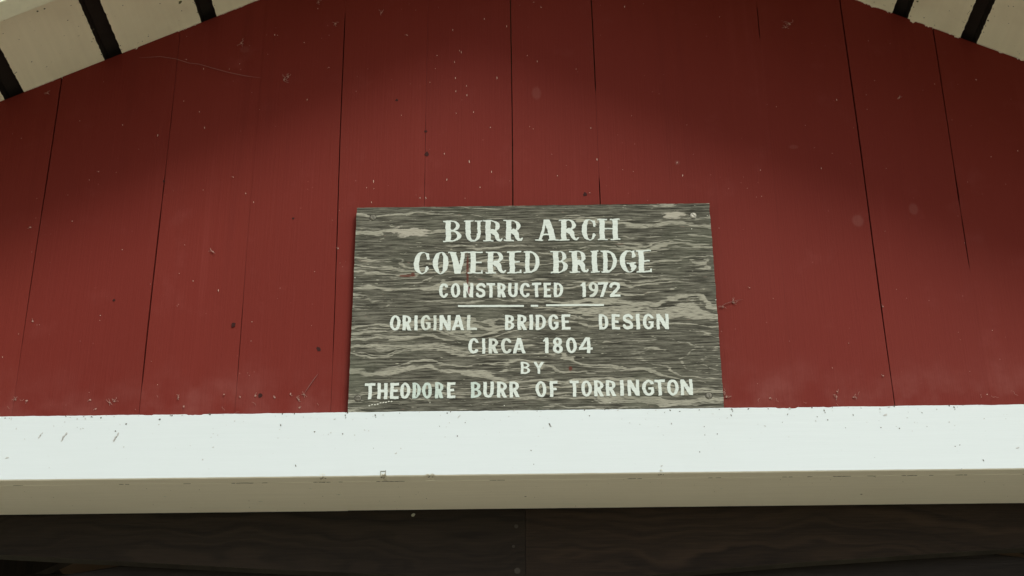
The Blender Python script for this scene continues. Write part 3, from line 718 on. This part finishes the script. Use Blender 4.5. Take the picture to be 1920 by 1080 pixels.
for x, z, s in FLUFF:
    r = random.Random(x * 5 + z); x /= 1000; z /= 1000; L = s * PX * 2
    if s >= 8:
        for j in range(4): curl(li, x + r.uniform(-1, 1) * L * .15, z + r.uniform(-1, 1) * L * .2, L * .9, r, .00028, turn=.9)
        blob(li, x, z, L * .16, r, ('y', -0.0012), None, 1.6)
    else: blob(li, x, z, L * .25, r, ('y', -0.0012), None, 1.5); curl(li, x, z, L, r, .00022)
for x, z in STREAK:
    r = random.Random(x * 9 + z); blob(fl, x / 1000, z / 1000, r.uniform(.00034, .0006), r, ('y', -0.0010), 1.57 + r.uniform(-.15, .15), r.uniform(3.0, 6.5))
for x, z in DOTS:
    r = random.Random(x * 9 + z); blob(fl if r.random() < .4 else li, x / 1000, z / 1000, r.uniform(.0003, .00075), r, ('y', -0.0010), None, 1.3)
r = random.Random(31)
for i in range(110):
    x = r.uniform(-.95, .95); z = r.uniform(2.56, 3.35)
    if abs(x) < .31 and z < 2.93: continue
    if z > zr(x) - .02: continue
    blob(fl if r.random() < .25 else li, x, z, r.uniform(.00025, .0006), r, ('y', -0.0010), 1.57, r.uniform(1, 2.4))
for i in range(22):
    x = r.choice((r.uniform(-.88, -.32), r.uniform(.32, .85))); z = 2.542 + abs(r.gauss(0, .018)); curl(li, x, z, r.uniform(.004, .013), r, .00018, turn=.8)
th = MB()
for W_ in WEB:
    P = [(x / 1000 + .0006 * math.sin(i * 2.1), -0.003, z / 1000 + .0012 * math.sin(i * 1.7)) for i, (x, z) in enumerate(W_)]; tube(th, P, .00055)
tag(li.build('cobweb_lint', LINT, None, 'stuff'), 'scattered dusty cobweb curls and lint stuck to the red gable boards', 'cobwebs')
tag(fl.build('paint_flecks', LINTW, None, 'stuff'), 'tiny whitish flecks and drips sprinkled over the red gable boards', 'paint flecks')
tag(th.build('web_threads', THREAD, None, 'stuff'), 'thin dusty spider threads lying across the red gable boards', 'cobwebs')

# ------------------------------------------------------------------ lettering: each letter is a field, traced into a raised paint shape
def seg(X, Y, x0, y0, x1, y1, w, w1=None):
    dx, dy = x1 - x0, y1 - y0; t = np.clip(((X - x0) * dx + (Y - y0) * dy) / (dx * dx + dy * dy + 1e-12), 0, 1)
    ww = w if w1 is None else w + (w1 - w) * t
    return np.hypot(X - x0 - t * dx, Y - y0 - t * dy) - ww / 2
def box(X, Y, x0, y0, x1, y1):
    qx = np.abs(X - (x0 + x1) / 2) - (x1 - x0) / 2; qy = np.abs(Y - (y0 + y1) / 2) - (y1 - y0) / 2
    return np.hypot(np.maximum(qx, 0), np.maximum(qy, 0)) + np.minimum(np.maximum(qx, qy), 0)
def ell(X, Y, cx, cy, rx, ry):
    rx = max(rx, 1e-3); ry = max(ry, 1e-3)
    return (np.sqrt(((X - cx) / rx) ** 2 + ((Y - cy) / ry) ** 2) - 1) * min(rx, ry)
def dsh(X, Y, x0, y0, x1, y1, k=.3):
    xm = x0 + k * (x1 - x0)
    e = ell(X, Y, xm, (y0 + y1) / 2, x1 - xm, (y1 - y0) / 2)
    return np.minimum(box(X, Y, x0, y0, xm + .005, y1), np.maximum(e, x0 - X))
def spl(X, Y, P, w, w1=None):
    P = [np.array(p, float) for p in P]; Q = [2 * P[0] - P[1]] + P + [2 * P[-1] - P[-2]]; pts = []
    for i in range(1, len(Q) - 2):
        for t in np.linspace(0, 1, 7)[:-1]:
            a, b, c, d = Q[i - 1], Q[i], Q[i + 1], Q[i + 2]
            pts.append(.5 * ((2 * b) + (-a + c) * t + (2 * a - 5 * b + 4 * c - d) * t * t + (-a + 3 * b - 3 * c + d) * t ** 3))
    pts.append(P[-1]); n_ = len(pts) - 1; f = None
    for i in range(n_):
        wa = w if w1 is None else w + (w1 - w) * i / n_
        s_ = seg(X, Y, *pts[i], *pts[i + 1], wa); f = s_ if f is None else np.minimum(f, s_)
    return f
mn, mx = np.minimum, np.maximum
def U_(*a):
    f = a[0]
    for b in a[1:]: f = mn(f, b)
    return f
def ring(X, Y, x0, y0, x1, y1, tx, ty):
    cx, cy, rx, ry = (x0 + x1) / 2, (y0 + y1) / 2, (x1 - x0) / 2, (y1 - y0) / 2
    return mx(ell(X, Y, cx, cy, rx, ry), -ell(X, Y, cx, cy, rx - tx, ry - ty))

def sans(c, X, Y, a):
    t = .205; B = lambda *q: box(X, Y, *q); D = lambda *q: dsh(X, Y, *q); G = lambda *q: seg(X, Y, *q)
    if c == 'I': return B(0, 0, a, 1)
    if c == '1': return U_(B(a - t * 1.05, 0, a, 1), G(.04, .80, a - t * .5, .95, .13))
    if c == 'T': return U_(B(0, 1 - t * .85, a, 1), B(a / 2 - t / 2, 0, a / 2 + t / 2, .95))
    if c == 'H': return U_(B(0, 0, t, 1), B(a - t, 0, a, 1), B(0, .42, a, .42 + t * .85))
    if c == 'E': return U_(B(0, 0, t, 1), B(0, 1 - t * .85, a, 1), B(0, 0, a, t * .85), B(0, .43, a * .86, .43 + t * .8))
    if c == 'F': return U_(B(0, 0, t, 1), B(0, 1 - t * .85, a, 1), B(0, .42, a * .86, .42 + t * .8))
    if c == 'L': return U_(B(0, 0, t, 1), B(0, 0, a, t * .8))
    if c == 'N': return U_(B(0, 0, t * .95, 1), B(a - t * .95, 0, a, 1), mx(G(t * .45, 1.0, a - t * .45, 0.0, t * 1.15), B(0, 0, a, 1)))
    if c in 'O0': return ring(X, Y, 0, -.01, a, 1.01, t, t * .85)
    if c == 'Y': return U_(mx(G(t * .4, 1.05, a / 2, .45, t), Y - 1), mx(G(a - t * .4, 1.05, a / 2, .45, t), Y - 1), B(a / 2 - t / 2, 0, a / 2 + t / 2, .5))
    if c == 'U': return U_(mx(ring(X, Y, 0, -.01, a, .8, t, t * .85), Y - .42), B(0, .38, t, 1), B(a - t, .38, a, 1))
    if c == 'A':
        s_ = U_(G(t * .45, -.06, a / 2, 1.02, t), G(a - t * .45, -.06, a / 2, 1.02, t), B(a * .24, .22, a * .76, .22 + t * .75))
        return mx(s_, B(0, 0, a, 1))
    if c == 'D': return mx(D(0, 0, a, 1), -D(t, t * .8, a - t, 1 - t * .8))
    if c == 'B': return mx(mx(U_(D(0, .45, a * .93, 1), D(0, 0, a, .56)), -D(t, .60, a * .93 - t * .95, 1 - t * .75)), -D(t, t * .75, a - t, .45))
    if c == 'R':
        return U_(mx(D(0, .40, a * .96, 1), -D(t, .40 + t * .75, a * .96 - t, 1 - t * .75)), B(0, 0, t, 1),
                  mx(G(a * .45, .48, a - t * .5, -.04, t * 1.05), B(0, 0, a * 1.04, 1)))
    if c == 'C':
        f = ring(X, Y, 0, -.01, a * 1.12, 1.01, t * 1.05, t * .85)
        f = mx(f, -B(a * .62, .30, a * 1.3, .70)); return mx(f, X - a)
    if c == 'G':
        f = ring(X, Y, 0, -.01, a * 1.10, 1.01, t * 1.05, t * .85)
        f = mx(mx(f, -B(a * .62, .40, a * 1.3, .70)), X - a)
        return U_(f, B(a * .52, .38, a, .38 + t * .72), B(a - t * .9, .14, a, .50))
    if c == 'S':
        f = spl(X, Y, [(a * .86, .76), (a * .70, .88), (a * .45, .905), (a * .18, .82), (a * .15, .66), (a * .36, .55), (a * .68, .46), (a * .86, .32), (a * .80, .16), (a * .5, .09), (a * .24, .12), (a * .12, .25)], t * .95)
        return mx(f, B(0, -.01, a, 1.01))
    if c == '2':
        f = spl(X, Y, [(a * .14, .72), (a * .22, .86), (a * .5, .91), (a * .80, .84), (a * .86, .66), (a * .66, .45), (a * .34, .24), (a * .16, .08)], t * .98)
        return mx(U_(f, B(0, 0, a, t * .82)), B(0, 0, a, 1.01))
    if c == '7': return mx(U_(B(0, 1 - t * .82, a, 1), G(a - t * .55, .92, a * .30, -.05, t)), B(0, 0, a, 1))
    if c == '4': return U_(B(a * .58, 0, a * .58 + t, 1), mx(G(t * .35, .32, a * .62, .98, t * .85), B(0, 0, a * .8, 1)), B(0, .22, a, .22 + t * .75))
    if c == '8': return U_(ring(X, Y, a * .05, .47, a * .95, 1.01, t * .95, t * .75), ring(X, Y, 0, -.01, a, .58, t, t * .8))
    if c == '9': return mx(U_(ring(X, Y, 0, .38, a, 1.01, t, t * .78), spl(X, Y, [(a - t * .5, .68), (a - t * .55, .45), (a * .62, .2), (a * .26, .04)], t)), B(0, -.01, a, 1.01))
    raise ValueError(c)

def serif(c, X, Y, a):
    s = .085; B = lambda *q: box(X, Y, *q); D = lambda *q: dsh(X, Y, *q); G = lambda *q: seg(X, Y, *q)
    st = .235
    x0 = .10
    if c == 'I': return U_(B(a / 2 - st / 2, 0, a / 2 + st / 2, 1), B(0, 0, a, s), B(.02, 1 - s, a - .02, 1))
    if c == 'D': return U_(mx(D(.07, 0, a, 1, .25), -D(.07 + .20, .135, a - .185, .865, .1)), B(0, 0, x0 + st, s), B(0, 1 - s, x0 + st, 1))
    if c == 'B':
        f = mx(mx(U_(D(x0, .48, a * .94, 1, .3), D(x0, 0, a, .56, .3)), -D(x0 + st, .57, a * .94 - .19, 1 - s, .2)), -D(x0 + st, s, a - .21, .46, .2))
        return U_(f, B(0, 0, x0 + st, s), B(0, 1 - s, x0 + st, 1))
    if c == 'R':
        f = mx(D(x0, .42, a * .90, 1, .35), -D(x0 + st, .51, a * .90 - .20, 1 - s, .25))
        leg = spl(X, Y, [(a * .52, .47), (a * .68, .34), (a * .74, .14), (a * .86, .05), (a * .98, .14)], .26, .07)
        return U_(f, B(x0, 0, x0 + st, 1), B(0, 0, x0 + st + .11, s), B(0, 1 - s, x0 + st, 1), mx(leg, -Y))
    if c == 'U':
        f = mx(mx(ell(X, Y, a * .49, .36, a * .49 - .07, .37), -ell(X, Y, a * .52, .38, a * .49 - .07 - .19, .28)), Y - .40)
        return U_(f, B(.07, .36, .07 + st, 1), B(a - .07 - .15, .36, a - .07, 1), B(0, 1 - s, .42, 1), B(a - .34, 1 - s, a, 1))
    if c == 'H':
        return U_(B(.09, 0, .09 + st, 1), B(a - .09 - st, 0, a - .09, 1), B(.2, .5, a - .2, .5 + s), B(0, 0, .43, s), B(0, 1 - s, .43, 1), B(a - .43, 0, a, s), B(a - .43, 1 - s, a, 1))
    if c == 'A':
        f = U_(G(a * .19, -.05, a * .46, 1.02, .14), mx(G(a * .77, -.05, a * .50, 1.0, .27), -Y), B(a * .25, .26, a * .7, .26 + s))
        return U_(mx(f, B(0, 0, a, 1)), B(0, 0, a * .36, s), B(a * .54, 0, a, s), B(a * .36, .93, a * .62, 1))
    if c == 'V':
        f = U_(G(a * .24, 1.05, a * .50, .02, .26), G(a * .80, 1.05, a * .56, .02, .17))
        return U_(mx(f, B(0, 0, a, 1)), B(0, 1 - s, a * .45, 1), B(a * .62, 1 - s, a, 1))
    if c == 'E':
        return U_(B(x0, 0, x0 + st, 1), B(0, 0, a, s), B(0, 1 - s, a, 1), B(x0, .46, a * .90, .46 + s * 1.15), B(a - .09, 0, a, .17), mx(B(a * .8, .41, a * .92, .61), -B(9, 9, 10, 10)) if False else B(a - .10, 1 - .16, a, 1) if a > .68 else B(a * .8, .46, a * .9, .5))
    if c == 'O': return mx(ell(X, Y, a / 2, .5, a / 2, .51), -ell(X, Y, a / 2, .5, a / 2 - .235, .40))
    if c == 'C':
        f = mx(ell(X, Y, a * .54, .5, a * .54, .51), -ell(X, Y, a * .60, .5, a * .60 - .235, .41))
        f = mx(mx(f, -B(a * .70, .30, a * 1.5, .66)), X - a)
        return U_(f, B(a - .13, .62, a - .015, .93), seg(X, Y, a - .10, .30, a - .12, .12, .12))
    if c == 'G':
        f = mx(ell(X, Y, a * .54, .5, a * .54, .51), -ell(X, Y, a * .60, .5, a * .60 - .235, .41))
        f = mx(mx(f, -B(a * .66, .34, a * 1.5, .66)), X - a)
        return U_(f, B(a - .17, .64, a - .05, .98), B(a * .42, .38, a, .38 + s), mx(B(a * .58, .1, a * .9, .42), -ell(X, Y, a * .42, .2, a * .22, .14)))
    raise ValueError(c)

def trace(F, xs, ys):
    ny, nx = F.shape; segs = {}
    def pt(i0, j0, i1, j1):
        a, b = F[i0, j0], F[i1, j1]; t = a / (a - b)
        return (xs[j0] + (xs[j1] - xs[j0]) * t, ys[i0] + (ys[i1] - ys[i0]) * t)
    ins = F < 0
    cell = ins[:-1, :-1].astype(int) + 2 * ins[:-1, 1:] + 4 * ins[1:, 1:] + 8 * ins[1:, :-1]
    TB = {1: [(3, 0)], 2: [(0, 1)], 3: [(3, 1)], 4: [(1, 2)], 5: [(3, 2), (1, 0)], 6: [(0, 2)], 7: [(3, 2)], 8: [(2, 3)], 9: [(2, 0)], 10: [(0, 3), (2, 1)], 11: [(2, 1)], 12: [(1, 3)], 13: [(1, 0)], 14: [(0, 3)]}
    for i, j in zip(*np.nonzero((cell > 0) & (cell < 15))):
        i = int(i); j = int(j)
        E = {0: ('h', i, j), 1: ('v', i, j + 1), 2: ('h', i + 1, j), 3: ('v', i, j)}
        for a, b in TB[int(cell[i, j])]: segs[E[a]] = E[b]
    def P(e): return pt(e[1], e[2], e[1], e[2] + 1) if e[0] == 'h' else pt(e[1], e[2], e[1] + 1, e[2])
    loops = []; segs = dict(segs)
    while segs:
        k0 = next(iter(segs)); L = []; k = k0
        while k in segs: nk = segs.pop(k); L.append(P(k)); k = nk
        if len(L) > 6: loops.append(L)
    return loops
def rdp(L, eps):
    def rec(P):
        if len(P) < 3: return P
        a, b = np.array(P[0]), np.array(P[-1]); d = b - a; n_ = np.hypot(*d)
        Q = np.array(P[1:-1])
        dist = np.abs(d[0] * (Q[:, 1] - a[1]) - d[1] * (Q[:, 0] - a[0])) / n_ if n_ > 1e-12 else np.hypot(*(Q - a).T)
        k = int(np.argmax(dist))
        if dist[k] < eps: return [P[0], P[-1]]
        return rec(P[:k + 2])[:-1] + rec(P[k + 1:])
    h = len(L) // 2
    return rec(L[:h + 1])[:-1] + rec(L[h:] + [L[0]])[:-1]

sign = tag(empty('wooden_sign', (0.0029, 0.0, 2.5399)),
           'weathered grey plywood sign with white lettering, screwed to the red boards above white beam', 'sign')
YF = -0.0160                       # front face of the plywood
def glyph(c, kind, x0, x1, z0, z1, seed, mat):
    h = z1 - z0; a = (x1 - x0) / h
    ys = np.linspace(-.06, 1.06, 76); xs = np.linspace(-.06, a + .06, max(20, int(76 * (a + .12) / 1.12)))
    X, Y = np.meshgrid(xs, ys); rs = np.random.RandomState(seed)
    p = rs.uniform(0, 6.28, 8)
    X2 = X + .010 * np.sin(7 * Y + p[0]) + .005 * np.sin(23 * Y + p[1]) + .004 * np.sin(31 * X + p[2])
    Y2 = Y + .009 * np.sin(8 * X + p[3]) + .005 * np.sin(19 * X + p[4]) + .004 * np.sin(37 * Y + p[5])
    F = (serif if kind == 'S' else sans)(c, X2, Y2, a)
    F = F + .006 * np.sin(41 * X + p[6]) * np.sin(47 * Y + p[7]) + (.014 if kind == 'S' else .006)
    F[0, :] = F[-1, :] = .05; F[:, 0] = F[:, -1] = .05
    loops = [rdp(L, .0055) for L in trace(F, xs, ys)]
    loops = [L for L in loops if len(L) > 3]
    # outer loops and holes by signed area; tessellate every outer with the holes inside it
    def area(L): return .5 * sum(L[i][0] * L[(i + 1) % len(L)][1] - L[(i + 1) % len(L)][0] * L[i][1] for i in range(len(L)))
    A = [area(L) for L in loops]; big = max(range(len(A)), key=lambda i: abs(A[i])); sg = 1 if A[big] > 0 else -1
    outs = [L for L, q in zip(loops, A) if q * sg > 0 and abs(q) > .004]; holes = [L for L, q in zip(loops, A) if q * sg < 0 and abs(q) > .0015]
    V = []; Fc = []
    for o in outs:
        oi = [hh for hh in holes if min(p_[0] for p_ in o) < hh[0][0] < max(p_[0] for p_ in o) and min(p_[1] for p_ in o) < hh[0][1] < max(p_[1] for p_ in o)]
        rings = [o] + oi; flat_ = [p_ for L in rings for p_ in L]
        tr = tessellate_polygon([[Vector((p_[0], p_[1], 0)) for p_ in L] for L in rings])
        k = len(V); n_ = len(flat_)
        V += [(x0 + p_[0] * h, YF - .0009, z0 + p_[1] * h) for p_ in flat_] + [(x0 + p_[0] * h, YF + .0004, z0 + p_[1] * h) for p_ in flat_]
        Fc += [tuple(k + q for q in t) for t in tr]
        q0 = 0
        for L in rings:
            m_ = len(L)
            Fc += [(k + q0 + i, k + q0 + (i + 1) % m_, k + n_ + q0 + (i + 1) % m_, k + n_ + q0 + i) for i in range(m_)]
            q0 += m_
    return link_mesh('letter', V, Fc, mat, sign)

# plywood panel with slightly ragged edges
r = random.Random(3); x0, x1, z0, z1 = -0.3022, 0.3030, -0.0045, 0.3748
P = []
def wob(n_, amp):
    c_ = 0; out = []
    for i in range(n_): c_ = c_ * .6 + r.uniform(-1, 1) * amp; out.append(c_)
    return out
nx_, nz_ = 150, 100
w = wob(nx_, .00022); P += [(x0 + (x1 - x0) * i / nx_, z0 + w[i]) for i in range(nx_)]
w = wob(nz_, .00040); P += [(x1 + w[i], z0 + (z1 - z0) * i / nz_) for i in range(nz_)]
w = wob(nx_, .00030); P += [(x1 - (x1 - x0) * i / nx_, z1 + w[i]) for i in range(nx_)]
w = wob(nz_, .00035); P += [(x0 + w[i], z1 - (z1 - z0) * i / nz_) for i in range(nz_)]
tr = tessellate_polygon([[Vector((p[0], p[1], 0)) for p in P]]); n_ = len(P)
V = [(x, YF, z) for x, z in P] + [(x, -0.0020, z) for x, z in P]
F = [tuple(t) for t in tr] + [tuple(n_ + q for q in t[::-1]) for t in tr] + [(i, (i + 1) % n_, n_ + (i + 1) % n_, n_ + i) for i in range(n_)]
link_mesh('panel', V, F, SIGN, sign)

seed = 0
for li_, (kind, row) in enumerate(LINES):
    for gi, (c, a0, a1, b0, b1) in enumerate(row):
        seed += 1; mat = PAINT
        if (li_, gi) in ((3, 3), (3, 4), (3, 7), (6, 5), (2, 12), (4, 2), (4, 3)): mat = PAINT_W
        if (li_, gi) in ((6, 4), (6, 5), (6, 6), (6, 8)): mat = PAINT_T
        o = glyph(c, kind, a0 / 1000, a1 / 1000, b0 / 1000, b1 / 1000, seed, mat)
        if mat is PAINT_W: o['label'] = 'faded letter with wood showing through'
for (a, b, za, zb) in ((-.1263, -.0168, .1843, .1831), (-.0055, .0069, .1831, .1830), (.0199, .1160, .1838, .1830)):
    mb = MB(); t = .0017; n_ = 24; r = random.Random(int(a * 1e4)); top = []; bot = []
    for i in range(n_ + 1):
        x = a + (b - a) * i / n_; z = za + (zb - za) * i / n_; top.append((x, z + t + r.uniform(-.0002, .0002))); bot.append((x, z - t + r.uniform(-.0002, .0002)))
    mb.prism(bot + top[::-1], YF - .0009, YF + .0004); mb.build('painted_rule', PAINT, sign)

def screw(x, z, ang, mat):
    R0, n_ = .0054, 20; mb = MB()
    V = [(x + R0 * math.cos(i / n_ * 6.2832), YF - .0003, z + R0 * math.sin(i / n_ * 6.2832)) for i in range(n_)]
    V += [(p[0], YF + .002, p[2]) for p in V]
    mb.add(V, [tuple(range(n_)), tuple(range(2 * n_ - 1, n_ - 1, -1))] + [(i, (i + 1) % n_, n_ + (i + 1) % n_, n_ + i) for i in range(n_)])
    for s_ in (-1, 1):          # the two halves of a domed slotted head
        prof = []
        a0 = math.asin(.19); A = [a0 + (math.pi - 2 * a0) * i / 12 for i in range(13)]
        ringo = [(R0 * .97 * math.cos(t), R0 * .97 * math.sin(t) * s_) for t in A]
        ringi = [(R0 * .62 * math.cos(t), max(R0 * .62 * math.sin(t), R0 * .18) * s_) for t in A]
        pts = []
        for (u, v), yy in [(p, YF - .0005) for p in ringo] + [(p, YF - .0016) for p in ringi]:
            ca, sa = math.cos(ang), math.sin(ang); pts.append((x + u * ca - v * sa, yy, z + u * sa + v * ca))
        base = [(p[0], YF - .0002, p[2]) for p in pts[:13]]
        k = 13
        F = [(i, i + 1, k + i + 1, k + i) for i in range(12)] + [tuple(range(13, 26)), (0, 13, 25, 12), (26, 0, 12, 38)] + [(26 + i, 27 + i, i + 1, i) for i in range(12)]
        mb.add(pts + base, F)
    sc_ = mb.build('screw', mat, sign)
    rg = MB(); rg.prism([(x + R0 * 1.13 * math.cos(i / 20 * 6.2832), z + R0 * 1.13 * math.sin(i / 20 * 6.2832)) for i in range(20)], YF - .00012, YF + .001); rg.build('screw_recess', SCREW_RING, sc_)
screw(-.2739, .3552, 1.9, RUST); screw(.2742, .3511, 2.35, STEEL); screw(-.2868, .0211, .05, RUST); screw(.2797, .0185, 1.75, RUST)
# small chalky drip under the first word of the last line
mb = MB(); r = random.Random(8)
for i in range(9): blob(mb, -.268 + i * .0045, .0085 + i * .0009 + r.uniform(-.0008, .0008), .0011, r, ('y', YF - .0001), .3, 1.8)
for (x, z) in ((-.05, .0055), (-.17, .012), (.12, .008), (.27, .325), (.298, .35), (-.30, .24), (.302, .19)): blob(mb, x, z, .0009, r, ('y', YF - .0001), .3, 1.2)
mb.build('chalky_drip', flat('chalky_white', (.66, .66, .56), .9), sign, 'stuff')
